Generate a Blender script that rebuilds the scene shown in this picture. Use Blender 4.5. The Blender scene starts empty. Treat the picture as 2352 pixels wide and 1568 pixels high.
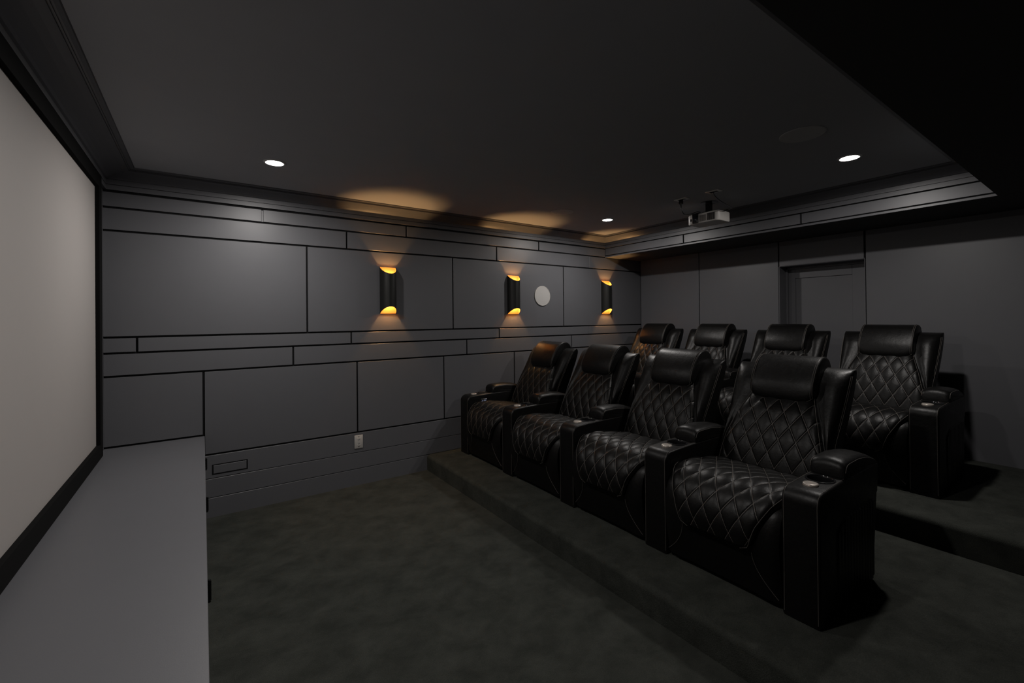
import bpy, bmesh, math, random
from mathutils import Vector, Matrix, Euler

random.seed(7)
PI = math.pi
SC = bpy.context.scene
COL = SC.collection

# ------------------------------------------------------------------ materials
def new_mat(name):
    m = bpy.data.materials.new(name)
    m.use_nodes = True
    nt = m.node_tree
    b = nt.nodes['Principled BSDF']
    return m, nt, b

def N(nt, typ, **kw):
    n = nt.nodes.new(typ)
    for k, v in kw.items():
        setattr(n, k, v)
    return n

def math_node(nt, op, a, b=None, c=None):
    n = nt.nodes.new('ShaderNodeMath'); n.operation = op
    for i, v in enumerate((a, b, c)):
        if v is None: continue
        if isinstance(v, (int, float)): n.inputs[i].default_value = v
        else: nt.links.new(v, n.inputs[i])
    return n.outputs[0]

def plain(name, col, rough=0.5, metal=0.0, spec=0.5, noise=0.0, nscale=60, bump=0.0, bscale=400):
    m, nt, b = new_mat(name)
    b.inputs['Base Color'].default_value = (*col, 1)
    b.inputs['Roughness'].default_value = rough
    b.inputs['Metallic'].default_value = metal
    b.inputs['Specular IOR Level'].default_value = spec
    if noise or bump:
        tc = N(nt, 'ShaderNodeTexCoord')
    if noise:
        nz = N(nt, 'ShaderNodeTexNoise'); nz.inputs['Scale'].default_value = nscale; nz.inputs['Detail'].default_value = 4
        nt.links.new(tc.outputs['Object'], nz.inputs['Vector'])
        mr = N(nt, 'ShaderNodeMapRange'); mr.inputs['To Min'].default_value = 1 - noise; mr.inputs['To Max'].default_value = 1 + noise
        nt.links.new(nz.outputs['Fac'], mr.inputs['Value'])
        mx = N(nt, 'ShaderNodeVectorMath', operation='SCALE'); mx.inputs[0].default_value = col
        nt.links.new(mr.outputs['Result'], mx.inputs['Scale'])
        nt.links.new(mx.outputs['Vector'], b.inputs['Base Color'])
    if bump:
        n2 = N(nt, 'ShaderNodeTexNoise'); n2.inputs['Scale'].default_value = bscale; n2.inputs['Detail'].default_value = 3
        nt.links.new(tc.outputs['Object'], n2.inputs['Vector'])
        bp = N(nt, 'ShaderNodeBump'); bp.inputs['Strength'].default_value = bump; bp.inputs['Distance'].default_value = 0.002
        nt.links.new(n2.outputs['Fac'], bp.inputs['Height'])
        nt.links.new(bp.outputs['Normal'], b.inputs['Normal'])
    return m

def emissive(name, col, strength):
    m, nt, b = new_mat(name)
    b.inputs['Base Color'].default_value = (*col, 1)
    b.inputs['Emission Color'].default_value = (*col, 1)
    b.inputs['Emission Strength'].default_value = strength
    return m

QW, QH = 0.090, 0.160     # quilting diamond, width and height in metres

def leather(name, quilted=False):
    m, nt, b = new_mat(name)
    base = (0.0036, 0.0034, 0.0033)
    b.inputs['Base Color'].default_value = (*base, 1)
    b.inputs['Roughness'].default_value = 0.40
    b.inputs['Specular IOR Level'].default_value = 0.21
    tc = N(nt, 'ShaderNodeTexCoord')
    # grain, broad softness and fine wrinkles
    vo = N(nt, 'ShaderNodeTexVoronoi'); vo.inputs['Scale'].default_value = 420
    nt.links.new(tc.outputs['Object'], vo.inputs['Vector'])
    wr = N(nt, 'ShaderNodeTexNoise'); wr.inputs['Scale'].default_value = 46; wr.inputs['Detail'].default_value = 5; wr.inputs['Distortion'].default_value = 0.6
    nt.links.new(tc.outputs['Object'], wr.inputs['Vector'])
    so = N(nt, 'ShaderNodeTexNoise'); so.inputs['Scale'].default_value = 7; so.inputs['Detail'].default_value = 2
    nt.links.new(tc.outputs['Object'], so.inputs['Vector'])
    h1 = math_node(nt, 'MULTIPLY', vo.outputs['Distance'], 0.10)
    h2 = math_node(nt, 'MULTIPLY_ADD', wr.outputs['Fac'], 1.1, h1)
    h3 = math_node(nt, 'MULTIPLY_ADD', so.outputs['Fac'], 3.0, h2)
    rr = N(nt, 'ShaderNodeMapRange'); rr.inputs['To Min'].default_value = 0.35; rr.inputs['To Max'].default_value = 0.50
    nt.links.new(wr.outputs['Fac'], rr.inputs['Value'])
    nt.links.new(rr.outputs['Result'], b.inputs['Roughness'])
    height = h3
    if quilted:
        uv = N(nt, 'ShaderNodeUVMap'); uv.uv_map = 'UVMap'
        sp = N(nt, 'ShaderNodeSeparateXYZ'); nt.links.new(uv.outputs['UV'], sp.inputs[0])
        u, v = sp.outputs['X'], sp.outputs['Y']
        a = math_node(nt, 'ADD', u, v); c = math_node(nt, 'SUBTRACT', u, v)
        def line(p, q, w):
            d = math_node(nt, 'ABSOLUTE', math_node(nt, 'SUBTRACT', math_node(nt, 'FRACT', math_node(nt, 'ADD', p, 0.5)), 0.5))
            s = N(nt, 'ShaderNodeMapRange'); s.interpolation_type = 'SMOOTHSTEP'
            s.inputs['From Min'].default_value = w * 0.55; s.inputs['From Max'].default_value = w
            s.inputs['To Min'].default_value = 1; s.inputs['To Max'].default_value = 0
            nt.links.new(d, s.inputs['Value'])
            dash = math_node(nt, 'GREATER_THAN', math_node(nt, 'FRACT', math_node(nt, 'MULTIPLY', q, 15.0)), 0.25)
            g = N(nt, 'ShaderNodeMapRange'); g.interpolation_type = 'SMOOTHSTEP'
            g.inputs['From Min'].default_value = 0.0; g.inputs['From Max'].default_value = 0.10
            nt.links.new(d, g.inputs['Value'])
            return math_node(nt, 'MULTIPLY', s.outputs['Result'], dash), g.outputs['Result']
        l1, g1 = line(a, c, 0.0135); l2, g2 = line(c, a, 0.0135)
        u2 = N(nt, 'ShaderNodeUVMap'); u2.uv_map = 'EdgeMap'
        s2 = N(nt, 'ShaderNodeSeparateXYZ'); nt.links.new(u2.outputs['UV'], s2.inputs[0])
        em = N(nt, 'ShaderNodeMapRange'); em.inputs['From Min'].default_value = 0.008; em.inputs['From Max'].default_value = 0.011
        nt.links.new(s2.outputs['X'], em.inputs['Value'])
        thr = math_node(nt, 'MULTIPLY', math_node(nt, 'MAXIMUM', l1, l2), em.outputs['Result'])
        gro = math_node(nt, 'MINIMUM', g1, g2)
        mix = N(nt, 'ShaderNodeMix', data_type='RGBA')
        mix.inputs[6].default_value = (*base, 1); mix.inputs[7].default_value = (0.150, 0.132, 0.118, 1)
        nt.links.new(thr, mix.inputs[0]); nt.links.new(mix.outputs[2], b.inputs['Base Color'])
        height = math_node(nt, 'MULTIPLY_ADD', gro, 2.0, h3)
    bp = N(nt, 'ShaderNodeBump'); bp.inputs['Strength'].default_value = 0.55; bp.inputs['Distance'].default_value = 0.0016
    nt.links.new(height, bp.inputs['Height']); nt.links.new(bp.outputs['Normal'], b.inputs['Normal'])
    return m

def carpet():
    m, nt, b = new_mat('carpet_pile')
    b.inputs['Roughness'].default_value = 0.95
    b.inputs['Specular IOR Level'].default_value = 0.12
    tc = N(nt, 'ShaderNodeTexCoord')
    mp = N(nt, 'ShaderNodeMapping'); mp.inputs['Scale'].default_value = (2.4, 2.9, 3.0); mp.inputs['Rotation'].default_value = (0, 0, 0.5)
    nt.links.new(tc.outputs['Object'], mp.inputs['Vector'])
    n1 = N(nt, 'ShaderNodeTexNoise'); n1.inputs['Scale'].default_value = 2.3; n1.inputs['Detail'].default_value = 8; n1.inputs['Roughness'].default_value = 0.68; n1.inputs['Distortion'].default_value = 0.25
    nt.links.new(mp.outputs['Vector'], n1.inputs['Vector'])
    n2 = N(nt, 'ShaderNodeTexNoise'); n2.inputs['Scale'].default_value = 260; n2.inputs['Detail'].default_value = 3
    nt.links.new(tc.outputs['Object'], n2.inputs['Vector'])
    cr = N(nt, 'ShaderNodeValToRGB')
    cr.color_ramp.elements[0].position = 0.34; cr.color_ramp.elements[0].color = (0.0225, 0.0245, 0.0212, 1)
    cr.color_ramp.elements[1].position = 0.68; cr.color_ramp.elements[1].color = (0.0410, 0.0435, 0.0380, 1)
    nt.links.new(n1.outputs['Fac'], cr.inputs['Fac'])
    mr = N(nt, 'ShaderNodeMapRange'); mr.inputs['To Min'].default_value = 0.45; mr.inputs['To Max'].default_value = 1.55
    nt.links.new(n2.outputs['Fac'], mr.inputs['Value'])
    sc = N(nt, 'ShaderNodeVectorMath', operation='SCALE'); nt.links.new(cr.outputs['Color'], sc.inputs[0]); nt.links.new(mr.outputs['Result'], sc.inputs['Scale'])
    nt.links.new(sc.outputs['Vector'], b.inputs['Base Color'])
    bp = N(nt, 'ShaderNodeBump'); bp.inputs['Strength'].default_value = 0.4; bp.inputs['Distance'].default_value = 0.006
    ad = math_node(nt, 'MULTIPLY_ADD', n1.outputs['Fac'], 0.8, n2.outputs['Fac'])
    nt.links.new(ad, bp.inputs['Height']); nt.links.new(bp.outputs['Normal'], b.inputs['Normal'])
    return m

PAINT = plain('grey_wall_paint', (0.1020, 0.1028, 0.1115), rough=0.42, spec=0.42, noise=0.03, nscale=9, bump=0.06, bscale=320)
CEIL = plain('grey_ceiling_paint', (0.392, 0.400, 0.424), rough=0.75, spec=0.3, noise=0.03, nscale=6, bump=0.05, bscale=260)
DARKW = plain('bounce_absorbing_charcoal', (0.02, 0.02, 0.021), rough=0.9, spec=0.2)  # invented dark finish for the unseen near wall, keeps bounce off the soffits
SOFFIT = plain('dark_soffit_paint', (0.060, 0.059, 0.058), rough=0.8, spec=0.25, noise=0.03, nscale=6)
GAP = plain('black_reveal', (0.0035, 0.0035, 0.004), rough=0.8, spec=0.2)
CARPET = carpet()
LEATHER = leather('black_leather')
QUILT = leather('black_quilted_leather', True)
THREAD = plain('grey_thread', (0.085, 0.077, 0.070), rough=0.8, spec=0.2)
BLACKPL = plain('black_plastic', (0.010, 0.010, 0.011), rough=0.13, spec=0.6)
KNOB = plain('champagne_metal', (0.40, 0.36, 0.32), rough=0.34, metal=0.45)
SCREEN = plain('screen_fabric', (0.37, 0.346, 0.332), rough=0.75, spec=0.25, noise=0.015, nscale=3)
FELT = plain('black_felt', (0.0022, 0.0022, 0.0023), rough=0.95, spec=0.15)
WHITEPL = plain('white_plastic', (0.44, 0.42, 0.395), rough=0.40, spec=0.45)
PROJW = plain('projector_white', (0.66, 0.63, 0.60), rough=0.42, spec=0.45)
GRILLE = plain('speaker_grille_white', (0.40, 0.39, 0.378), rough=0.7, spec=0.3, bump=0.5, bscale=900)
GRILLED = plain('speaker_grille_grey', (0.56, 0.56, 0.56), rough=0.8, spec=0.2, bump=0.5, bscale=900)
CPLATE = plain('ceiling_plate_white', (0.80, 0.78, 0.75), rough=0.4)
TRIMW = plain('light_trim_white', (0.60, 0.60, 0.60), rough=0.5)
SCONCE = plain('brushed_black_metal', (0.014, 0.0145, 0.0135), rough=0.42, metal=0.35, spec=0.5)
GOLD = plain('gold_leaf', (0.36, 0.200, 0.062), rough=0.55, metal=0.6, bump=0.15, bscale=180)
STEEL = plain('dark_steel', (0.02, 0.02, 0.02), rough=0.3, metal=0.8)
LENSM = emissive('downlight_lens', (1.0, 0.965, 0.93), 30.0)
DOTM = emissive('button_light', (0.55, 0.62, 1.0), 1.6)
BULBM = emissive('sconce_bulb', (1.0, 0.62, 0.25), 3.0)
GLASSD = plain('projector_lens_glass', (0.006, 0.008, 0.014), rough=0.08, spec=0.8)

# ------------------------------------------------------------------ mesh builder
class MB:
    def __init__(s):
        s.v = []; s.f = []; s.mi = []; s.uv = None; s.lines = []
    def add(s, verts, faces, mi=0):
        o = len(s.v); s.v += [tuple(p) for p in verts]
        s.f += [tuple(i + o for i in f) for f in faces]; s.mi += [mi] * len(faces)
    def box(s, x0, x1, y0, y1, z0, z1, mi=0):
        x0, x1 = min(x0, x1), max(x0, x1); y0, y1 = min(y0, y1), max(y0, y1); z0, z1 = min(z0, z1), max(z0, z1)
        s.add([(x0,y0,z0),(x1,y0,z0),(x1,y1,z0),(x0,y1,z0),(x0,y0,z1),(x1,y0,z1),(x1,y1,z1),(x0,y1,z1)],
              [(0,3,2,1),(4,5,6,7),(0,1,5,4),(1,2,6,5),(2,3,7,6),(3,0,4,7)], mi)
    def bm(s, bm, mi=0):
        bm.verts.ensure_lookup_table()
        for i, v in enumerate(bm.verts): v.index = i
        s.add([v.co[:] for v in bm.verts], [[v.index for v in f.verts] for f in bm.faces], mi); bm.free()
    def rbox(s, x0, x1, y0, y1, z0, z1, r=0.005, seg=2, mi=0):
        b = bmesh.new(); bmesh.ops.create_cube(b, size=1)
        for v in b.verts:
            v.co = Vector((x0 + (v.co.x + .5) * (x1 - x0), y0 + (v.co.y + .5) * (y1 - y0), z0 + (v.co.z + .5) * (z1 - z0)))
        bmesh.ops.bevel(b, geom=list(b.edges), offset=r, segments=seg, profile=0.5, affect='EDGES', clamp_overlap=True)
        s.bm(b, mi)
    def prism(s, prof, y0, y1, bevel=0.009, seg=3, mi=0):
        """profile in (x, z) extruded along y, the rims of both ends rounded"""
        b = bmesh.new()
        lo = [b.verts.new((x, y0, z)) for x, z in prof]; hi = [b.verts.new((x, y1, z)) for x, z in prof]
        n = len(prof)
        f0 = b.faces.new(lo); f1 = b.faces.new(hi[::-1])
        for i in range(n):
            b.faces.new((lo[i], hi[i], hi[(i + 1) % n], lo[(i + 1) % n]))
        bmesh.ops.recalc_face_normals(b, faces=list(b.faces))
        if bevel:
            bmesh.ops.bevel(b, geom=list(set(list(f0.edges) + list(f1.edges))), offset=bevel, segments=seg, profile=0.5, affect='EDGES', clamp_overlap=True)
        s.bm(b, mi)
    def loft(s, rings, cap0=True, cap1=True, closed=True, mi=0):
        n = len(rings[0]); o = []
        vs = [p for r in rings for p in r]; fs = []
        for k in range(len(rings) - 1):
            for i in range(n if closed else n - 1):
                j = (i + 1) % n
                fs.append((k*n+i, k*n+j, (k+1)*n+j, (k+1)*n+i))
        if cap0: fs.append(tuple(range(n))[::-1])
        if cap1: fs.append(tuple((len(rings)-1)*n + i for i in range(n)))
        s.add(vs, fs, mi)
    def tube(s, pts, r, n=8, mi=0, closed=False):
        pts = [Vector(p) for p in pts]; rings = []
        m = len(pts)
        t0 = (pts[1] - pts[0]).normalized()
        up = Vector((0, 0, 1)) if abs(t0.z) < 0.9 else Vector((1, 0, 0))
        nrm = (up - t0 * up.dot(t0)).normalized()
        for i in range(m):
            if closed: t = (pts[(i + 1) % m] - pts[i - 1]).normalized()
            else: t = (pts[min(i + 1, m - 1)] - pts[max(i - 1, 0)]).normalized()
            nrm = (nrm - t * nrm.dot(t))
            nrm = nrm.normalized() if nrm.length > 1e-6 else t.orthogonal().normalized()
            bi = t.cross(nrm)
            rings.append([pts[i] + (nrm * math.cos(2*PI*k/n) + bi * math.sin(2*PI*k/n)) * r for k in range(n)])
        if closed: rings.append(rings[0])
        s.loft(rings, not closed, not closed, True, mi)
    def lathe(s, prof, c=(0,0,0), n=32, axis='z', mi=0, cap=False):
        """profile of (radius, height) turned about an axis through c"""
        rings = []
        for r, h in prof:
            ring = []
            for k in range(n):
                a = 2*PI*k/n; p, q = r*math.cos(a), r*math.sin(a)
                if axis == 'z': ring.append((c[0]+p, c[1]+q, c[2]+h))
                elif axis == 'y': ring.append((c[0]+p, c[1]+h, c[2]+q))
                else: ring.append((c[0]+h, c[1]+p, c[2]+q))
            rings.append(ring)
        s.loft(rings, cap, cap, True, mi)
    def stitch(s, parent):
        for k, (pts, r) in enumerate(s.lines):
            b = MB(); b.tube(pts, r, 6); b.build('stitching', THREAD, parent, smooth=60)
    def build(s, name, mats, parent=None, smooth=None, loc=None):
        me = bpy.data.meshes.new(name); me.from_pydata(s.v, [], s.f)
        mats = mats if isinstance(mats, (list, tuple)) else [mats]
        for m in mats: me.materials.append(m)
        if len(mats) > 1: me.polygons.foreach_set('material_index', s.mi)
        me.validate(); me.update()
        b = bmesh.new(); b.from_mesh(me); bmesh.ops.recalc_face_normals(b, faces=list(b.faces)); b.to_mesh(me); b.free()
        if smooth is not None:
            me.polygons.foreach_set('use_smooth', [True] * len(me.polygons))
            me.set_sharp_from_angle(angle=math.radians(smooth))
        if s.uv:
            ul = me.uv_layers.new(name='UVMap')
            for lp in me.loops: ul.data[lp.index].uv = s.uv[lp.vertex_index]
            u2 = me.uv_layers.new(name='EdgeMap')
            for lp in me.loops: u2.data[lp.index].uv = (s.ed[lp.vertex_index], 0.0)
        o = bpy.data.objects.new(name, me); COL.objects.link(o)
        if parent: o.parent = parent
        if loc: o.location = loc
        return o

def tag(o, label=None, cat=None, group=None, kind=None):
    if label: o['label'] = label
    if cat: o['category'] = cat
    if group: o['group'] = group
    if kind: o['kind'] = kind
    return o

def empty(name, loc=(0, 0, 0), rz=0):
    o = bpy.data.objects.new(name, None); COL.objects.link(o)
    o.location = loc; o.rotation_euler = (0, 0, rz); o.empty_display_size = 0.1
    return o

def kids(o, allo): return [c for c in allo if c.parent == o]

def copy_tree(o, parent=None):
    allo = list(bpy.data.objects)
    c = o.copy(); COL.objects.link(c)
    c.parent = parent
    for ch in kids(o, allo): copy_tree(ch, c)
    return c

def catmull(pts, n):
    """n points evenly spaced along a smooth curve through pts"""
    P = [Vector(p) for p in pts]; P = [2*P[0]-P[1]] + P + [2*P[-1]-P[-2]]
    fine = []
    for i in range(1, len(P) - 2):
        for k in range(24):
            t = k / 24
            a, b, c, d = P[i-1], P[i], P[i+1], P[i+2]
            fine.append(0.5*((2*b) + (c-a)*t + (2*a-5*b+4*c-d)*t*t + (3*b-a-3*c+d)*t**3))
    fine.append(P[-2])
    L = [0]
    for i in range(1, len(fine)): L.append(L[-1] + (fine[i]-fine[i-1]).length)
    out = []; j = 0
    for k in range(n):
        s = L[-1]*k/(n-1)
        while j < len(L) - 2 and L[j+1] < s: j += 1
        w = (s-L[j])/max(L[j+1]-L[j], 1e-9)
        out.append(fine[j].lerp(fine[j+1], min(max(w, 0), 1)))
    return out, L[-1]

def interp(x, tab):
    if x <= tab[0][0]: return tab[0][1]
    for (a, p), (b, q) in zip(tab, tab[1:]):
        if x <= b: return p + (q-p)*(x-a)/(b-a)
    return tab[-1][1]

# ------------------------------------------------------------------ the room (metres; x along the sconce wall, y towards it)
XS, XR, XW = -0.545, 4.290, 4.986          # screen wall, rear fascia, rear wall
YW, YS, YN = 4.0, 0.535, -2.2             # sconce wall, edge of the right soffit, near wall
ZC, ZS = 2.482, 2.235                      # tray ceiling, soffit underside
P1X, P2X, P1Z, P2Z = 1.775, 3.365, 0.145, 0.305
T = 0.012                                  # panel thickness
G = 0.007                                  # half a reveal

# floor and carpeted platforms
f = MB(); f.box(XS-.1, P1X+.1, YN-.1, YW+.1, -0.1, 0.0)
tag(f.build('floor', CARPET), kind='structure')
def platform(x0, x1, z0, z1, name):
    r = 0.030 if z0 < 0 else 0.048
    prof = [(x1, z0), (x0, z0), (x0, z1-r)] + [(x0 + r - r*math.cos(a), z1 - r + r*math.sin(a)) for a in [PI/2*k/6 for k in range(1, 7)]] + [(x1, z1)]
    m = MB(); m.prism(prof, YN-.1, YW, 0)
    return tag(m.build(name, CARPET, smooth=40), kind='structure')
platform(P1X, P2X+.15, -0.1, P1Z, 'floor_step')
platform(P2X, XW+.15, -0.1, P2Z, 'floor_step')

# sconce wall
zA, zB, zCc, zD, zE, zF, zH, zI, zJ = 2.341, 2.237, 2.080, 1.357, 1.249, 1.092, 0.4675, 0.2885, 0.1455
w = MB()
w.box(XS-.1, XW+.1, YW, YW+.1, -0.1, 2.7, 1)
def prow(z0, z1, joints, x0=XS, x1=XW-.004, thin=()):
    xs = [x0] + list(joints) + [x1]
    for i in range(len(xs)-1):
        ga = 0 if i == 0 else (0.0018 if xs[i] in thin else G)
        gb = 0 if i == len(xs)-2 else (0.0018 if xs[i+1] in thin else G)
        a, b = xs[i]+ga, xs[i+1]-gb
        if b-a > 0.01: w.rbox(a, b, YW-T, YW+.004, z0, z1, 0.0012, 1, 0)
prow(zB+G, zA-.002, [0.393, 1.585, 3.183], x1=XR-.006)
prow(zCc+G, zB-G, [1.038, 2.602, 3.992], thin=(3.992,))
prow(zD+G, zCc-G, [0.715, 2.073, 3.557])
prow(zE+G, zD-G, [-0.372, 1.071, 2.627, 3.965], thin=(3.965,))
prow(zF+G, zE-G, [0.607, 2.227, 3.682])
prow(0.613+.011, zF-G, [], x1=0.004-G)
prow(zH+G, zF-G, [1.119, 1.965, 2.824, 3.922], x0=0.004+G, thin=(3.922,))
w.box(0.393-G+.001, 0.393+G-.001, YW-.006, YW+.002, zB+G, zA-G, 0)      # painted filler in the first joint
tag(w.build('wall_back', [PAINT, GAP]), kind='structure')
bb = MB()
bb.rbox(XS, XW-.004, YW-T, YW+.004, zI+.0025, zH-G, 0.0015, 1)
bb.rbox(XS, XW-.004, YW-T, YW+.004, zJ+.0025, zI-.0025, 0.0015, 1)
bb.rbox(XS, XW-.004, YW-T, YW+.004, -0.02, zJ-.0025, 0.0015, 1)
tag(bb.build('baseboard_back', PAINT), kind='structure')

# screen wall, near wall
m = MB(); m.box(XS-.1, XS, YN-.1, YW, -0.1, 2.7); tag(m.build('wall_left', PAINT), kind='structure')
m = MB(); m.box(XS-.1, XW+.3, YN-.1, YN, -0.1, 2.7); tag(m.build('wall_front', DARKW), kind='structure')

# rear wall with its door opening
D0, D1, DZ = 1.456, 2.190, 1.974
m = MB()
m.box(XW+.002, XW+.1, D1+.006, YW, 0, 2.7, 1); m.box(XW+.002, XW+.1, YN, D0-.006, 0, 2.7, 1); m.box(XW+.002, XW+.1, D0-.006, D1+.006, DZ+.006, 2.7, 1)
m.rbox(XW-T+.004, XW+.006, 3.104+.0045, YW-.02, 0.1, ZS, .0012, 1, 0)
m.rbox(XW-T+.004, XW+.006, D1+.008, 3.104-.0045, 0.1, ZS, .0012, 1, 0)
m.rbox(XW-T+.004, XW+.006, D0+.004, D1-.004, DZ+.004, ZS, .0012, 1, 0)
m.rbox(XW-T+.004, XW+.006, YN, D0-.011, 0.1, ZS, .0012, 1, 0)
tag(m.build('wall_right', [PAINT, GAP]), kind='structure')
door = empty('door_1', (XW, (D0+D1)/2, P2Z)); tag(door, kind='structure')
oy, oz = (D0+D1)/2, P2Z
j = MB()
j.box(0.0, .20, D1-.001-oy, D1+.012-oy, 0, DZ-oz); j.box(-.006, .20, D0-.004-oy, D0+.001-oy, 0, DZ-oz); j.box(0.0, .20, D0-oy, D1-oy, DZ-oz, DZ+.012-oz)
j.box(.15, .178, D1-.016-oy, D1-oy, 0, DZ-oz); j.box(.15, .178, D0-oy, D1-oy, DZ-.022-oz, DZ-oz)
j.build('door_frame', PAINT, door)
d = MB()
def dbox(y0, y1, z0, z1, x0=.182): d.rbox(x0, .222, y0-oy, y1-oy, z0-oz, z1-oz, .002, 1)
dbox(D0+.003, 1.610, P2Z+.005, DZ-.006); dbox(2.112, D1-.003, P2Z+.005, DZ-.006)
dbox(1.610, 2.112, 1.855, DZ-.006); dbox(1.610, 2.112, P2Z+.005, P2Z+.2)
dbox(1.605, 2.118, P2Z+.195, 1.860, .194)
d.build('door_leaf', PAINT, door)

# ceiling: tray, soffits
m = MB(); m.box(XS-.1, XR+.02, YS-.02, YW+.1, ZC, ZC+.1); tag(m.build('ceiling', CEIL), kind='structure')
m = MB()
m.box(XR, XW+.1, YN-.1, YW, ZS, 2.7, 1)
m.box(XR-.002, XW, YN, YW, ZS-.001, ZS+.003, 2)
FX = XR - T
def fas(y0, y1): m.rbox(FX, XR+.004, y0, y1, 2.261, 2.346, .0012, 1, 0)
fas(2.847+G, YW-T-.008); fas(1.700+G, 2.847-G); fas(YS+.004, 1.700-G)
m.rbox(FX, XR+.004, YS, YW-T, ZS-.001, 2.251, .001, 1, 0)
tag(m.build('ceiling_soffit', [PAINT, GAP, SOFFIT]), kind='structure')
m = MB()
m.box(XS-.1, XR+.02, YN-.1, YS, ZS, 2.7, 0)
tag(m.build('ceiling_soffit', SOFFIT), kind='structure')

# crown moulding around the tray
prof = [(-.002, 2.354), (.020, 2.355), (.020, 2.3865), (.010, 2.387), (.010, 2.391), (.020, 2.3915), (.020, 2.423), (.030, 2.426), (.040, 2.432),
        (.060, 2.441), (.090, 2.451), (.120, 2.458), (.145, 2.462), (.150, 2.463), (.150, 2.468), (.158, 2.4685), (.158, 2.4725), (.166, 2.473), (.180, 2.476), (.184, 2.483), (-.002, 2.483)]
m = MB(); rings = []
for p, z in prof:
    rings.append([(XS+p, YS+p, z), (XR-p, YS+p, z), (XR-p, YW-p, z), (XS+p, YW-p, z)])
rings.append(rings[0]); m.loft(rings, False, False)
tag(m.build('trim_1', PAINT), kind='structure')

# ------------------------------------------------------------------ downlights, speakers
cans = [(0.387, 3.206), (3.475, 3.198), (3.440, 1.078), (0.475, 1.285)]
canl = ['glowing white recessed downlight left of all the sconces',
        'glowing white recessed downlight in the far corner of the tray, above the last sconce',
        'glowing white recessed downlight beside the larger ceiling speaker',
        'recessed round downlight in the ceiling above the near part of the projection screen']
LIGHT_P = 16.4
for (x, y), lb in zip(cans, canl):
    t = empty('recessed_downlight', (x, y, ZC)); tag(t, lb, 'ceiling light', 'recessed downlights in the tray ceiling')
    a = MB(); a.lathe([(.047, -.001), (.047, -.004), (.050, -.006), (.062, -.006), (.066, -.003), (.066, .0)], n=48)
    a.build('trim_ring', TRIMW, t, smooth=40)
    a = MB(); a.lathe([(.0005, -.0032), (.047, -.0032), (.047, -.001)], n=48); a.build('lens', LENSM, t, smooth=40)
    L = bpy.data.lights.new('downlight_lamp', 'AREA'); L.shape = 'DISK'; L.size = 0.085; L.energy = LIGHT_P * (0.92 if x > 2 else 1.0)
    L.color = (1.0, 0.955, 0.915); L.spread = math.radians(180)
    lo = bpy.data.objects.new('downlight_lamp', L); COL.objects.link(lo); lo.parent = t; lo.location = (0, 0, -.0045)

for (x, y), lb in (((2.775, 1.088), 'large round grey speaker grille in the ceiling, the one nearer the camera'),
                   ((2.848, 3.199), 'round speaker grille in the ceiling lit amber above the sconce wall')):
    t = empty('ceiling_speaker', (x, y, ZC)); tag(t, lb, 'speaker', 'round speakers in the ceiling')
    a = MB(); a.lathe([(.104, -.001), (.104, -.0045), (.110, -.005), (.113, -.003), (.113, 0)], n=64); a.build('rim', GRILLED, t, smooth=40)
    a = MB(); a.lathe([(.0005, -.004), (.104, -.004), (.104, 0)], n=64); a.build('grille', GRILLED, t, smooth=40)

t = empty('wall_speaker', (3.226, YW-T, 1.715)); tag(t, 'flat round white speaker on the grey panelled wall between two sconces', 'speaker')
a = MB(); a.lathe([(.108, .0), (.108, -.010), (.112, -.0105), (.115, -.008), (.115, 0)], n=64, axis='y'); a.build('rim', WHITEPL, t, smooth=40)
a = MB(); a.lathe([(.0005, -.0098), (.08, -.0098), (.108, -.009), (.108, 0)], n=64, axis='y'); a.build('grille', GRILLE, t, smooth=40)

# ------------------------------------------------------------------ sconces
SR, SD = 0.075, 0.090
def make_sconce():
    t = empty('wall_sconce')
    zt, zb, cut = 0.2135, -0.2135, 0.064
    n = 36
    def shell(r, d, z_off=0.0):
        lo, hi = [], []
        for k in range(n+1):
            th = PI*k/n
            x, y = r*math.cos(th), -d*math.sin(th)
            hi.append((x, y, zt - cut*math.sin(th) - z_off)); lo.append((x, y, zb + cut*math.sin(th) + z_off))
        return lo, hi
    lo, hi = shell(SR, SD); li, hi_i = shell(SR-.003, SD-.003)
    a = MB(); a.loft([lo, hi], False, False, False); a.build('shade', SCONCE, t, smooth=60)
    a = MB(); a.loft([lo, li, hi_i, hi], False, False, False); a.build('gold_lining', GOLD, t, smooth=30)
    a = MB(); a.rbox(-SR+.001, SR-.001, -.006, 0, zb, zt, .001, 1); a.build('back_plate', GOLD, t)
    a = MB(); a.add([(x, y, 0) for x, y, z in li], [tuple(range(n+1))]); a.build('light_baffle', STEEL, t)  # unseen baffle added so each lamp lights only its own end
    for s in (1, -1):
        a = MB(); a.lathe([(.0005, .022), (.007, .019), (.011, .010), (.011, -.012), (.008, -.02), (.008, -.05), (.0005, -.05)], (0, -.036, s*(zt-.168)), n=20)
        if s < 0:
            a = MB(); a.lathe([(.0005, -.022), (.007, -.019), (.011, -.010), (.011, .012), (.008, .02), (.008, .05), (.0005, .05)], (0, -.036, s*(zt-.168)), n=20)
        a.build('bulb', BULBM, t, smooth=50)
        L = bpy.data.lights.new('sconce_lamp', 'POINT'); L.energy = 14.0; L.color = (1.0, 0.56, 0.22); L.shadow_soft_size = 0.012
        lo_ = bpy.data.objects.new('sconce_lamp', L); COL.objects.link(lo_); lo_.parent = t; lo_.location = (0, -.032, s*(zt-.128))
    return t
sc0 = make_sconce()
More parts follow.
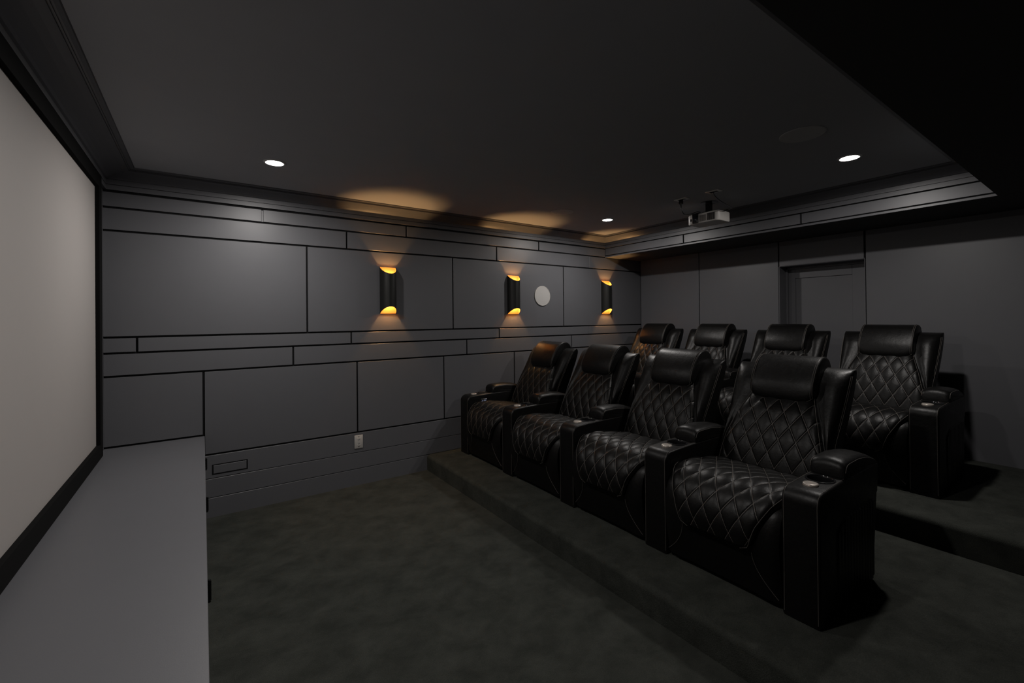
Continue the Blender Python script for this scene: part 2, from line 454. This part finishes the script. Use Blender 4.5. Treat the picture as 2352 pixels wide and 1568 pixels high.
for i, (x, zc, lb) in enumerate(((1.400, 1.7275, 'black half-round sconce with gold lining, largest and nearest the projection screen'),
                            (2.812, 1.719, 'black half-round sconce with gold lining, just left of the round white speaker'),
                            (4.276, 1.719, 'black half-round sconce with gold lining, nearest the rear corner'))):
    o = sc0 if i == 0 else copy_tree(sc0)
    o.location = (x, YW-T, zc); tag(o, lb, 'wall sconce', 'black and gold sconces on the panelled wall')

# ------------------------------------------------------------------ projection screen
t = empty('projection_screen', (XS, 2.3, 0.62)); tag(t, 'large pale grey projection screen in a black frame on the left wall', 'projector screen')
y0, y1, z0, z1 = 0.86, 3.79, 0.616, 2.388          # outer frame
fw = 0.084; bx = 0.001; fx = 0.0245
def L_(y, z): return (y-2.3, z-0.62)
a = MB()
def mitre(p):
    (ya, za), (yb, zb) = p[0], p[1]; (yc, zc_), (yd, zd) = p[2], p[3]
    q = [L_(*k) for k in p]
    fr = [(fx, y, z) for y, z in q]; bk = [(bx, y, z) for y, z in q]
    a.add(bk + fr, [(0,1,2,3), (4,5,6,7), (0,1,5,4), (1,2,6,5), (2,3,7,6), (3,0,4,7)])
for p in ([(y0,z0),(y1,z0),(y1-fw,z0+fw),(y0+fw,z0+fw)], [(y1,z0),(y1,z1),(y1-fw,z1-fw),(y1-fw,z0+fw)],
          [(y1,z1),(y0,z1),(y0+fw,z1-fw),(y1-fw,z1-fw)], [(y0,z1),(y0,z0),(y0+fw,z0+fw),(y0+fw,z1-fw)]):
    mitre(p)
a.build('frame', FELT, t)
a = MB(); ya, za = L_(y0+fw-.01, z0+fw-.01); yb, zb = L_(y1-fw+.01, z1-fw+.01); a.box(.0015, .004, ya, yb, za, zb); a.build('screen_surface', SCREEN, t)

# ------------------------------------------------------------------ media cabinet under the screen
CT = 0.613
t = empty('media_cabinet', (-.27, 1.4, 0)); tag(t, 'low grey built-in cabinet with black hinges running below the projection screen', 'cabinet')
X0, X1 = XS+.002+.27, 0.009+.27
a = MB(); a.rbox(X0, X1, YN+.01-1.4, YW-T-.001-1.4, CT-.025, CT, .0015, 2); a.build('cabinet_top', PAINT, t)
a = MB(); a.box(X0, X1-.022, YN+.01-1.4, YW-T-.001-1.4, 0.001, CT-.025); a.build('cabinet_body', GAP, t)
hy = [3.83, 2.99, 2.03, 1.07, 0.11, -0.85]
ys = [YW-T-.004] + [h-.045 for h in hy[1:]]
for i in range(len(ys)-1):
    d = MB(); d.rbox(X1-.021, X1-.001, ys[i+1]+.002-1.4, ys[i]-.002-1.4, 0.02, CT-.027, .0015, 1); d.build('cabinet_door', PAINT, t)
for h in hy[:5]:
    a = MB(); zc_ = 0.445
    for k in range(5):
        z_ = zc_ - .036 + k*.0150
        a.lathe([(.0005, 0), (.0072, 0), (.0072, .0135), (.0005, .0135)], (X1+.006, h-1.4, z_), n=14)
    a.lathe([(.0005, -.005), (.006, -.003), (.0045, .0), (.0045, .080), (.006, .081), (.0005, .084)], (X1+.006, h-1.4, zc_-.040), n=12)
    a.box(X1-.002, X1+.002, h-1.4-.02, h-1.4+.02, zc_-.036, zc_+.039)
    a.build('hinge', STEEL, t, smooth=35)

# ------------------------------------------------------------------ small wall fittings
t = empty('wall_outlet', (1.1255, YW-T, 0.383)); tag(t, 'white double wall outlet low on the grey panelled wall', 'outlet')
a = MB(); a.rbox(-.0365, .0365, -.006, 0, -.058, .058, .003, 2); a.build('cover_plate', WHITEPL, t, smooth=40)
a = MB(); a.rbox(-.0170, .0170, -.0078, -.004, -.034, .034, .001, 1); s_ = a.build('socket', WHITEPL, t)
a = MB()
for zz in (.017, -.017):
    a.box(-.0075, -.0050, -.0083, -.0070, zz-.001, zz+.009); a.box(.0050, .0075, -.0083, -.0070, zz-.001, zz+.007)
    a.lathe([(.0005, -.0083), (.0026, -.0083), (.0026, -.0070)], (0, 0, zz-.008), n=12, axis='y')
a.box(-.006, .006, -.0064, -.0040, .041, .046); a.box(-.006, .006, -.0064, -.0040, -.046, -.041)
a.build('slots', BLACKPL, t)

t = empty('wall_vent', (0.167, YW-T, 0.353)); tag(t, 'flush grey rectangular vent outlined in black, low on the wall beside the cabinet', 'vent')
a = MB(); a.box(-.115, .115, -.0012, 0, -.038, .038); a.build('reveal', GAP, t)
a = MB(); a.rbox(-.1055, .1055, -.003, 0, -.0295, .0295, .001, 1); a.build('cover', PAINT, t)

# ------------------------------------------------------------------ projector, mount, cords, ceiling outlets
t = empty('projector', (3.727, 2.225, ZC)); tag(t, 'white projector hanging upside down from a black ceiling mount', 'projector')
zb_, zt_ = 2.290-ZC, 2.382-ZC
a = MB()
pts = []; x0, x1, y0, y1 = -.095, .105, -.150, .152
def rr(x0, x1, y0, y1, r, n=8):
    o = []
    for cx, cy, a0 in ((x1-r, y1-r, 0), (x0+r, y1-r, PI/2), (x0+r, y0+r, PI), (x1-r, y0+r, 3*PI/2)):
        o += [(cx+r*math.cos(a0+PI/2*k/n), cy+r*math.sin(a0+PI/2*k/n)) for k in range(n+1)]
    return o
def ring_(ins, z):
    return [(x, y, z) for x, y in rr(x0+ins, x1-ins, y0+ins, y1-ins, .035-ins*.6)]
a.loft([ring_(.012, zb_), ring_(.004, zb_+.003), ring_(0, zb_+.010), ring_(0, zt_-.012), ring_(.005, zt_-.004), ring_(.016, zt_)])
body = a.build('housing', PROJW, t, smooth=35)
a = MB()
for yy in (-.10,): 
    for k in range(8): a.box(x0-.0012, x0+.004, -.142+.028+k*.0092, -.142+.0335+k*.0092, zb_+.014, zt_-.016)
for k in range(9): a.box(x0-.0008, x0+.004, -.030+k*.0072, -.0282+k*.0072, zb_+.016, zt_-.022)
a.build('vent', BLACKPL, t)
a = MB(); a.rbox(x0-.006, x0+.01, .040, .098, zb_+.006, zt_+.004, .004, 2); ln = a.build('lens_window', BLACKPL, t, smooth=40)
a = MB(); a.lathe([(.0005, -.012), (.012, -.011), (.021, -.008), (.023, -.004), (.023, .0)], (x0-.004, .069, (zb_+zt_)/2), n=28, axis='x'); a.build('lens', GLASSD, ln, smooth=40)
a = MB(); a.rbox(x0-.002, x0+.004, .108, .120, zb_+.030, zb_+.052, .001, 1); a.build('sensor', BLACKPL, t)
a = MB(); a.lathe([(.0005, -.006), (.060, -.006), (.072, -.003), (.072, 0)], (0, -.005, 0), n=36)
a.rbox(-.022, .022, -.027, .017, zt_+.012, -.004, .003, 1)
a.rbox(-.05, .05, -.045, .035, zt_, zt_+.014, .003, 1)
for sx in (-1, 1):
    for sy in (-1, 1): a.rbox(min(0, sx*.075), max(0, sx*.075), sy*.05-.008, sy*.05+.008, zt_, zt_+.010, .002, 1)
a.build('ceiling_mount', BLACKPL, t, smooth=35)

def ceil_outlet(x, y, lb):
    t = empty('ceiling_outlet', (x, y, ZC)); tag(t, lb, 'outlet', 'outlet plates on the ceiling by the projector')
    a = MB(); a.rbox(-.035, .035, -.058, .058, -.006, 0, .002, 2); a.build('cover_plate', CPLATE, t, smooth=40)
    a = MB(); a.rbox(-.016, .016, -.033, .033, -.008, -.004, .001, 1); a.build('socket', BLACKPL, t)
ceil_outlet(3.420, 2.285, 'small plate on the ceiling left of the projector with a black plug in it')
ceil_outlet(3.425, 1.995, 'small plate on the ceiling in front of the projector with a thin cable leaving it')
t = empty('power_cord', (3.420, 2.295, ZC-.009)); tag(t, 'black plug and cord drooping from a ceiling plate to the projector', 'cord')
a = MB(); a.rbox(-.013, .013, -.015, .015, -.034, .0005, .004, 2); a.lathe([(.008, 0), (.006, -.02), (.0045, -.03)], (0, 0, -.034), n=12); a.build('plug', BLACKPL, t, smooth=40)
pp, _ = catmull([(0, 0, -.05), (.01, -.002, -.09), (.03, -.01, -.118), (.09, -.005, -.112), (.15, -.01, -.098), (.195, -.03, -.080), (.235, -.04, -.0810)], 50)
a = MB(); a.tube(pp, .0036, 8); a.build('cord', BLACKPL, t, smooth=60)
t = empty('video_cable', (3.425, 2.0, ZC-.009)); tag(t, 'thin black cable curving from the ceiling plate down to the back of the projector', 'cord')
pp, _ = catmull([(0, 0, .001), (.01, -.005, -.025), (.06, -.02, -.06), (.14, -.03, -.085), (.24, -.02, -.094), (.32, .03, -.083), (.34, .10, -.0825), (.31, .14, -.0840)], 60)
a = MB(); a.tube(pp, .0028, 8); a.build('cord', BLACKPL, t, smooth=60)

# ------------------------------------------------------------------ recliner
SEATW, ARMW, PITCH = 0.5885, 0.150, 0.743
SEAT = [(.62, .425), (.50, .448), (.36, .472), (.23, .491), (.14, .495), (.065, .480), (.005, .442), (-.035, .388), (-.053, .328), (-.051, .278), (-.042, .238)]
def quilt_grid(P, Ltot, hw, frame, nu, nv, puff=0.009, lift=0.010, crown=0.0, round_end=0.03, phase=0.0, s_round=True):
    """P: centre line points, frame: function i -> (tangent point, outward normal); columns along y"""
    mb = MB(); mb.uv = []; mb.ed = []
    vs = []
    for i in range(nu):
        s = Ltot*i/(nu-1); p, nrm = frame(i)
        w_ = hw(i)
        for k in range(nv):
            v = -1 + 2*k/(nv-1); y = v*w_
            U, V = y/QW, s/QH + phase
            a_, b_ = U+V, U-V
            q = abs(math.sin(PI*a_)*math.sin(PI*b_))**0.45
            e = max(0.0, 1-abs(v)); edge = 1-math.exp(-(e*w_)/0.012)
            se = min(1.0, (Ltot-s)/0.018) if s_round else 1.0
            edge *= (1-(1-max(0, se))**2) if s_round else 1
            h = (lift + puff*q)*edge + crown*(1-v*v) - 0.012*(1-edge)
            pt = p + nrm*h
            vs.append((pt[0], y, pt[1])); mb.uv.append((U, V)); mb.ed.append(min(e*w_, (Ltot-s) if s_round else 1))
    fs = [(i*nv+k, i*nv+k+1, (i+1)*nv+k+1, (i+1)*nv+k) for i in range(nu-1) for k in range(nv-1)]
    mb.add(vs, fs)
    return mb

def frames(P):
    out = []
    for i in range(len(P)):
        t_ = (P[min(i+1, len(P)-1)] - P[max(i-1, 0)]).normalized()
        out.append((P[i], Vector((t_[1], -t_[0]))))
    return out

def off_path(fr, ys_, h):
    return [(p[0]+n_[0]*h, y, p[1]+n_[1]*h) for (p, n_), y in zip(fr, ys_)]

def arm_profile():
    r = .055
    p = [(0, .004), (0, .562-r)] + [(r-r*math.cos(a), .562-r+r*math.sin(a)) for a in [PI/2*k/7 for k in range(1, 8)]]
    return p + [(.15, .566), (.29, .570), (.70, .570), (.712, .560), (.702, .425), (.690, .415), (.655, .18), (.632, .004)]
ARMP = arm_profile()

def make_arm(parent, yc):
    a = MB(); a.prism(ARMP, yc-ARMW/2, yc+ARMW/2, .010, 3)
    arm = a.build('armrest', LEATHER, parent, smooth=50)
    # round recess for the cup holder
    c = MB(); c.lathe([(.0005, .50), (.0525, .50), (.0525, .60), (.0005, .60)], (.213, yc, 0), n=40); cut = c.build('cutter', LEATHER)
    md = arm.modifiers.new('hole', 'BOOLEAN'); md.operation = 'DIFFERENCE'; md.object = cut; md.solver = 'EXACT'
    bpy.context.view_layer.update()
    dg = bpy.context.evaluated_depsgraph_get()
    me = bpy.data.meshes.new_from_object(arm.evaluated_get(dg)); old = arm.data
    arm.modifiers.clear(); arm.data = me
    me.materials.clear(); me.materials.append(LEATHER)
    me.polygons.foreach_set('material_index', [0]*len(me.polygons)); me.polygons.foreach_set('use_smooth', [True]*len(me.polygons))
    me.set_sharp_from_angle(angle=math.radians(40))
    bpy.data.objects.remove(cut); bpy.data.meshes.remove(old); me.name = 'armrest'
    # pad
    pp = [(.290, .571), (.291, .600), (.300, .620), (.318, .631), (.345, .6345), (.45, .636), (.56, .624), (.64, .602), (.695, .580), (.700, .571)]
    a = MB(); rings = []
    for v in (-1, -.97, -.88, -.6, -.2, .2, .6, .88, .97, 1):
        ins = {1: .012, .97: .005, .88: .0}.get(abs(v), 0)
        cz = .016*(1-v*v)
        ring = []
        for x, z in pp:
            zz = z if z < .572 else z + cz - ins
            ring.append((x + (ins*.8 if x < .31 else 0) - (ins*.5 if x > .65 else 0), yc + v*.0735, zz))
        rings.append(ring)
    a.loft(rings); pad = a.build('armrest_pad', LEATHER, arm, smooth=50)
    # cup holder, knob, stitching
    a = MB(); a.lathe([(.0005, -.050), (.044, -.050), (.048, -.046), (.0500, -.01), (.0505, .000), (.0520, .0022), (.0550, .0026), (.0585, .0015), (.0595, -.001)], (.213, yc, .5690), n=48); a.build('cup_holder', BLACKPL, arm, smooth=40)
    a = MB(); a.lathe([(.0005, .0085), (.016, .0088), (.0255, .0088), (.0290, .0075), (.0305, .005), (.0310, .0), (.0310, -.004)], (.112, yc, .5650), n=40)
    a.build('control_knob', KNOB, arm, smooth=40)
    a = MB()
    path = [p for p in ARMP if p[0] <= .291 and p[1] >= .02]
    path = [(0, .02), (0, .12), (0, .24), (0, .36)] + path + []
    path = sorted(set(path), key=lambda q: (q[0], q[1]))
    for s in (-1, 1):
        yy = yc + s*(ARMW/2-.0095)
        pts_ = []
        for i, (x, z) in enumerate(path):
            x0_, z0_ = path[max(i-1, 0)]; x1_, z1_ = path[min(i+1, len(path)-1)]
            tx, tz = x1_-x0_, z1_-z0_; l_ = math.hypot(tx, tz) or 1
            pts_.append((x - tz/l_*.0002, yy, z + tx/l_*.0002))
        a.lines.append((pts_, .0010))
    a.stitch(arm)
    a = MB()
    for s in (-1, 1):
        ring = [rings[1 if s < 0 else -2][i] for i in range(len(pp))]
        a.lines.append(([(x-.0005, y+s*.0003, z+.0006) for x, y, z in ring[1:-1]], .0012))
    a.stitch(pad)
    return arm

BW = [(.36, .280), (.46, .285), (.57, .288), (.64, .290), (.72, .299), (.80, .305), (.88, .309), (.94, .311), (1.02, .312)]
BF = [(.36, .505), (.46, .548), (.58, .603), (.70, .655), (.80, .705), (.88, .748), (.94, .783), (.975, .804), (.995, .818), (1.008, .838), (1.0145, .862)]
BB = [(.36, .655), (.46, .700), (.58, .746), (.70, .792), (.80, .830), (.88, .864), (.94, .887), (.975, .896), (.995, .896), (1.008, .886), (1.0145, .866)]
BQ = [(.36, .475), (.46, .505), (.60, .558), (.72, .616), (.78, .654), (.82, .685), (.86, .714), (.92, .736), (.94, .752), (.975, .788), (.995, .810), (1.008, .836), (1.0145, .862)]
QHW = [(.40, .286), (.46, .284), (.60, .262), (.72, .226), (.82, .186), (.88, .170), (.95, .165)]

def make_recliner():
    root = empty('recliner')
    # ---- seat cushion with diamond quilting
    nu, nv = 150, 78
    P, Lt = catmull(SEAT, nu); fr = frames(P)
    fr = [(p, (n_ if n_[1] > 0 or n_[0] < 0 else -n_)) for p, n_ in fr]
    def hw(i):
        p = P[i]
        w_ = SEATW/2 if p[0] > .07 else interp(-p[1], [(-.484, SEATW/2), (-.446, .264), (-.400, .240), (-.355, .216), (-.285, .192), (-.238, .180)])
        s_left = Lt*(1-i/(nu-1)); r = .035
        if s_left < r: w_ -= r - math.sqrt(max(0, r*r-(r-s_left)**2))
        return w_
    cu = quilt_grid(P, Lt, hw, lambda i: fr[i], nu, nv, 0.0065, 0.011).build('seat_cushion', QUILT, root, smooth=70)
    a = MB()
    i0 = next(i for i in range(nu) if P[i][0] < .10)
    idx = list(range(i0, nu, 3)) + [nu-1]
    for s in (-1, 1):
        a.lines.append((off_path([fr[i] for i in idx], [s*(hw(i)-.009) for i in idx], .0085), .0012))
    wl = hw(nu-1)
    a.lines.append(([(P[-6][0]+fr[-6][1][0]*.0085, -wl+2*wl*k/12, P[-6][1]+fr[-6][1][1]*.0085) for k in range(13)], .0012))
    a.stitch(cu)
    # ---- plain panel below and beside it
    PF = [(.30, .455), (.14, .470), (.065, .455), (.012, .420), (-.014, .372), (-.026, .315), (-.026, .245), (-.014, .160), (.000, .080), (.008, .028)]
    Q, Lq = catmull(PF, 40); a = MB(); rings = []
    for p in Q:
        W_ = SEATW/2-.001
        rings.append([(p[0] + (.012 if abs(v) == 1 else (.003 if abs(v) == .95 else 0)) - .006*math.exp(-((abs(v)-.8)/.15)**2), v*W_, p[1]) for v in (-1, -.95, -.88, -.8, -.7, -.5, 0, .5, .7, .8, .88, .95, 1)])
    rings.append([(.25, y, .028) for x, y, z in rings[-1]])
    a.loft(rings, False, False, False); fp = a.build('front_panel', LEATHER, root, smooth=60)
    a = MB()
    for s in (-1, 1):
        pts_ = []
        for k in range(16):
            u = k/15; z = .226 - .178*u; y = .180 + .103*(u**1.9)
            i = min(range(len(Q)), key=lambda j_: abs(Q[j_][1]-z) + (9 if Q[j_][0] > .05 else 0))
            pts_.append((interp(-z, [(-q[1], q[0]) for q in Q if q[0] < .1 and q[1] < .42]) - .0060, s*y, z))
        a.lines.append((pts_, .0012))
    a.stitch(fp)
    a = MB(); a.rbox(.040, .60, -.2955, .2955, .022, .405, .006, 2); a.build('seat_base', LEATHER, root, smooth=40)
    # ---- backrest with side wings
    levels = [.36, .42, .46, .52, .58, .64, .70, .76, .82, .88, .92, .94, .96, .975, .987, .995, 1.002, 1.008, 1.012, 1.0145]
    rings = []
    for z in levels:
        F_, B_, W_, X_, q = interp(z, BF), interp(z, BB), interp(z, BW), interp(z, BQ), interp(z, QHW)
        dep = (B_-F_)
        half = [(q*.5, X_+.004), (q*.97, X_+.008)]
        bo = 1.0 if z < .97 else max(0, (1.0145-z)/.0445)
        for fr_, xl, bu in ((.08, .06, .008), (.28, .16, -.008), (.55, .42, -.024), (.78, .70, -.020), (.92, .93, -.007)):
            half.append((q+(W_-q)*fr_, X_+(F_-X_)*xl + bu*bo))
        rr_ = min(.02, dep*.2)
        half += [(W_-.004, F_+rr_*.2), (W_, F_+rr_), (W_, F_+dep*.5), (W_-.001, B_-rr_), (W_-.010, B_-rr_*.2), (W_-.03, B_), (q*.4, B_+.002)]
        ring = [(x, y, z) for y, x in half] + [(x, -y, z) for y, x in half[::-1]]
        rings.append(ring)
    a = MB(); a.loft(rings); bk = a.build('backrest', LEATHER, root, smooth=55)
    a = MB()
    for s in (-1, 1):
        for dx in (.0, .008):
            pts_ = [(interp(z, BF) + .0005 + dx*1.0, s*(interp(z, BW) - (.0045 if dx == 0 else -.0004)), z) for z in [.58+.40*k/26 for k in range(27)]]
            a.lines.append((pts_, .0012))
    a.stitch(bk)
    nu2, nv2 = 90, 72
    PB, Lb = catmull([(.845-.34, .44), (interp(.52, BQ)-.002, .52), (interp(.60, BQ)-.004, .60), (interp(.68, BQ)-.005, .68), (interp(.76, BQ)-.004, .76), (interp(.82, BQ), .82), (interp(.86, BQ)+.008, .862)], nu2)
    fb = frames(PB); fb = [(p, (n_ if n_[0] < 0 else -n_)) for p, n_ in fb]
    qb = quilt_grid(PB, Lb, lambda i: interp(PB[i][1], QHW), lambda i: fb[i], nu2, nv2, .0065, .013, .006, phase=.35).build('back_cushion', QUILT, root, smooth=70)
    a = MB(); idx = list(range(0, nu2, 3)) + [nu2-1]
    for s in (-1, 1):
        a.lines.append((off_path([fb[i] for i in idx], [s*(interp(PB[i][1], QHW)-.008) for i in idx], .0095), .0012))
    a.stitch(qb)
    # ---- headrest pillow
    HP = [(.742, .802), (.702, .804), (.676, .816), (.664, .848), (.672, .900), (.696, .957), (.730, 1.010), (.768, 1.050), (.808, 1.070), (.848, 1.074), (.888, 1.062), (.917, 1.034), (.925, 1.000), (.905, .970), (.855, .920), (.805, .875), (.775, .830)]
    hp, _ = catmull(HP + [HP[0]], 61); hp = hp[:-1]
    HWd = .176; rings = []
    st = [-1, -.985, -.955, -.91, -.85, -.75, -.5, 0, .5, .75, .85, .91, .955, .985, 1]
    def hring(v, extra=0.0):
        y = v*HWd; r = .072
        e = max(0.0, abs(y)-(HWd-r)); drop = r - math.sqrt(max(0.0, r*r-e*e))
        e2 = max(0.0, abs(y)-(HWd-.012)); d2 = .012 - math.sqrt(max(0.0, .012**2-e2*e2))
        ring = []
        for p in hp:
            x, z = p
            wz = min(1, max(0, (.92-z)/.11))               # round the lower corners
            z2 = z + drop*.85*wz - d2*.9*(1 if z > .96 else 0); x2 = x + drop*.30*wz + (d2*.7 if x < .85 and z < 1.04 else (-d2*.7 if x > .90 else 0))
            x2 -= .012*(1-v*v)*max(0, 1-abs(z-.93)/.16)*(1 if x < .8 else 0)
            ring.append((x2, y, z2))
        return ring
    for v in st: rings.append(hring(v))
    a = MB(); a.loft(rings); hr = a.build('headrest', LEATHER, root, smooth=60)
    a = MB()
    for s in (-1, 1):
        for vv in (.955, .905):
            ring = hring(s*vv); ks = range(6, 46)
            a.lines.append(([(ring[k][0]-.0006, ring[k][1], ring[k][2]+.0006) for k in ks if ring[k][2] > .83 or ring[k][0] < .8], .0011))
    low = []
    for k in range(31):
        v = -.955 + 1.91*k/30; ring = hring(v); q_ = ring[6]; low.append((q_[0]-.0008, q_[1], q_[2]-.0002))
    a.lines.append((low, .0011))
    a.stitch(hr)
    # ---- arm on the right hand side of the picture
    make_arm(root, -PITCH/2)
    return root

rec = make_recliner()
XF1, XF2, Y4 = 2.095, 3.755, 1.2215
frontl = ['front row black leather recliner nearest the sconce wall, tiny lit buttons inside its arm',
          'second black leather recliner from the sconce wall in the front row',
          'third black leather recliner from the sconce wall in the front row',
          'largest and nearest black leather recliner, right end of the front row']
rearl = ['rear row black leather recliner in the corner, closest to the last sconce',
         'second black leather recliner from the sconce wall in the rear row',
         'rear row black leather recliner standing in front of the grey door',
         'black leather recliner at the right end of the rear row, quilting in full view']
def side_panel(arm_owner):
    arm = [c for c in bpy.data.objects if c.parent == arm_owner and c.name.startswith('armrest')][0]
    a = MB(); yy = -PITCH/2-ARMW/2
    n = 60; vs = []; rows = []
    for k in range(n+1):
        u = k/n; x = .17 + .46*u
        dep = .0035 + .0035*abs(math.sin(PI*u*13)) if 0 < k < n else -.001
        x_top = x; zt_ = .405 - .05*max(0, 1-u*4)**2
        rows.append([(x*.98+.01, yy+.001, .03), (x*.98+.01, yy-dep, .036), (x, yy-dep, .2), (x_top, yy-dep, zt_-.006), (x_top, yy+.001, zt_)])
    a.loft(rows, False, False, False); a.build('side_panel', LEATHER, arm, smooth=50)

recs = []
for row, (xf, zp, labels, grp) in enumerate(((XF1, P1Z, frontl, 'recliners in the front row'), (XF2, P2Z, rearl, 'recliners in the rear row'))):
    for k in range(4):
        o = rec if not recs else copy_tree(rec)
        o.location = (xf, Y4 - row*0.045 + (3-k)*PITCH, zp)
        tag(o, labels[k], 'recliner', grp); recs.append(o)
# outer left arms, the exposed outer arm sides and the lit control panel
for o in (recs[0], recs[4]):
    make_arm(o, PITCH/2)
for o in (recs[3], recs[7]):
    side_panel(o)
la = [c for c in bpy.data.objects if c.parent == recs[0] and c.name.startswith('armrest')][-1]
la = max([c for c in bpy.data.objects if c.parent == recs[0] and c.name.startswith('armrest')], key=lambda c: c.data.vertices[0].co.y)
yy = PITCH/2 - ARMW/2
a = MB(); a.rbox(.150, .218, yy-.003, yy+.002, .484, .522, .002, 1); cp = a.build('control_panel', BLACKPL, la)
a = MB()
for i, (dx, dz) in enumerate(((.010, .018), (.018, .024), (.024, .012), (.031, .019), (.036, .027), (.040, .012), (.046, .020), (.053, .026), (.056, .014))):
    a.lathe([(.0003, -.0042), (.0017, -.0042), (.0017, -.002)], (.150+dx, yy, .482+dz), n=10, axis='y')
a.build('lit_buttons', DOTM, cp)

# ------------------------------------------------------------------ world, camera, view
W = bpy.data.worlds.new('World'); SC.world = W; W.use_nodes = True
W.node_tree.nodes['Background'].inputs[0].default_value = (0, 0, 0, 1)
W.node_tree.nodes['Background'].inputs[1].default_value = 0.0

F, CX, CY = 1013.9, 1176.0, 725.9
yaw, pit, rol = (math.radians(v) for v in (35.04, -0.25, 0.56))
fwd = Vector((math.sin(yaw)*math.cos(pit), math.cos(yaw)*math.cos(pit), -math.sin(pit)))
rt = Vector((math.cos(yaw), -math.sin(yaw), 0)); dn = fwd.cross(rt)
c_, s_ = math.cos(rol), math.sin(rol)
right = rt*c_ + dn*s_; down = -rt*s_ + dn*c_
cam = bpy.data.cameras.new('Camera'); co = bpy.data.objects.new('Camera', cam); COL.objects.link(co)
R = Matrix((right, -down, -fwd)).transposed()
co.matrix_world = Matrix.Translation((0, 0, 1.4621)) @ R.to_4x4()
cam.sensor_fit = 'HORIZONTAL'; cam.sensor_width = 36.0; cam.lens = F*36.0/2352.0
cam.shift_x = 0.0; cam.shift_y = (CY-784.0)/2352.0
cam.clip_start = 0.02
SC.camera = co
SC.view_settings.view_transform = 'Standard'; SC.view_settings.look = 'None'
SC.view_settings.exposure = 0.0; SC.view_settings.gamma = 1.0; SC.view_settings.use_curve_mapping = False
SC.cycles.max_bounces = 10; SC.cycles.diffuse_bounces = 6
SC.cycles.sample_clamp_indirect = 4.0
SC.cycles.caustics_reflective = True; SC.cycles.caustics_refractive = False
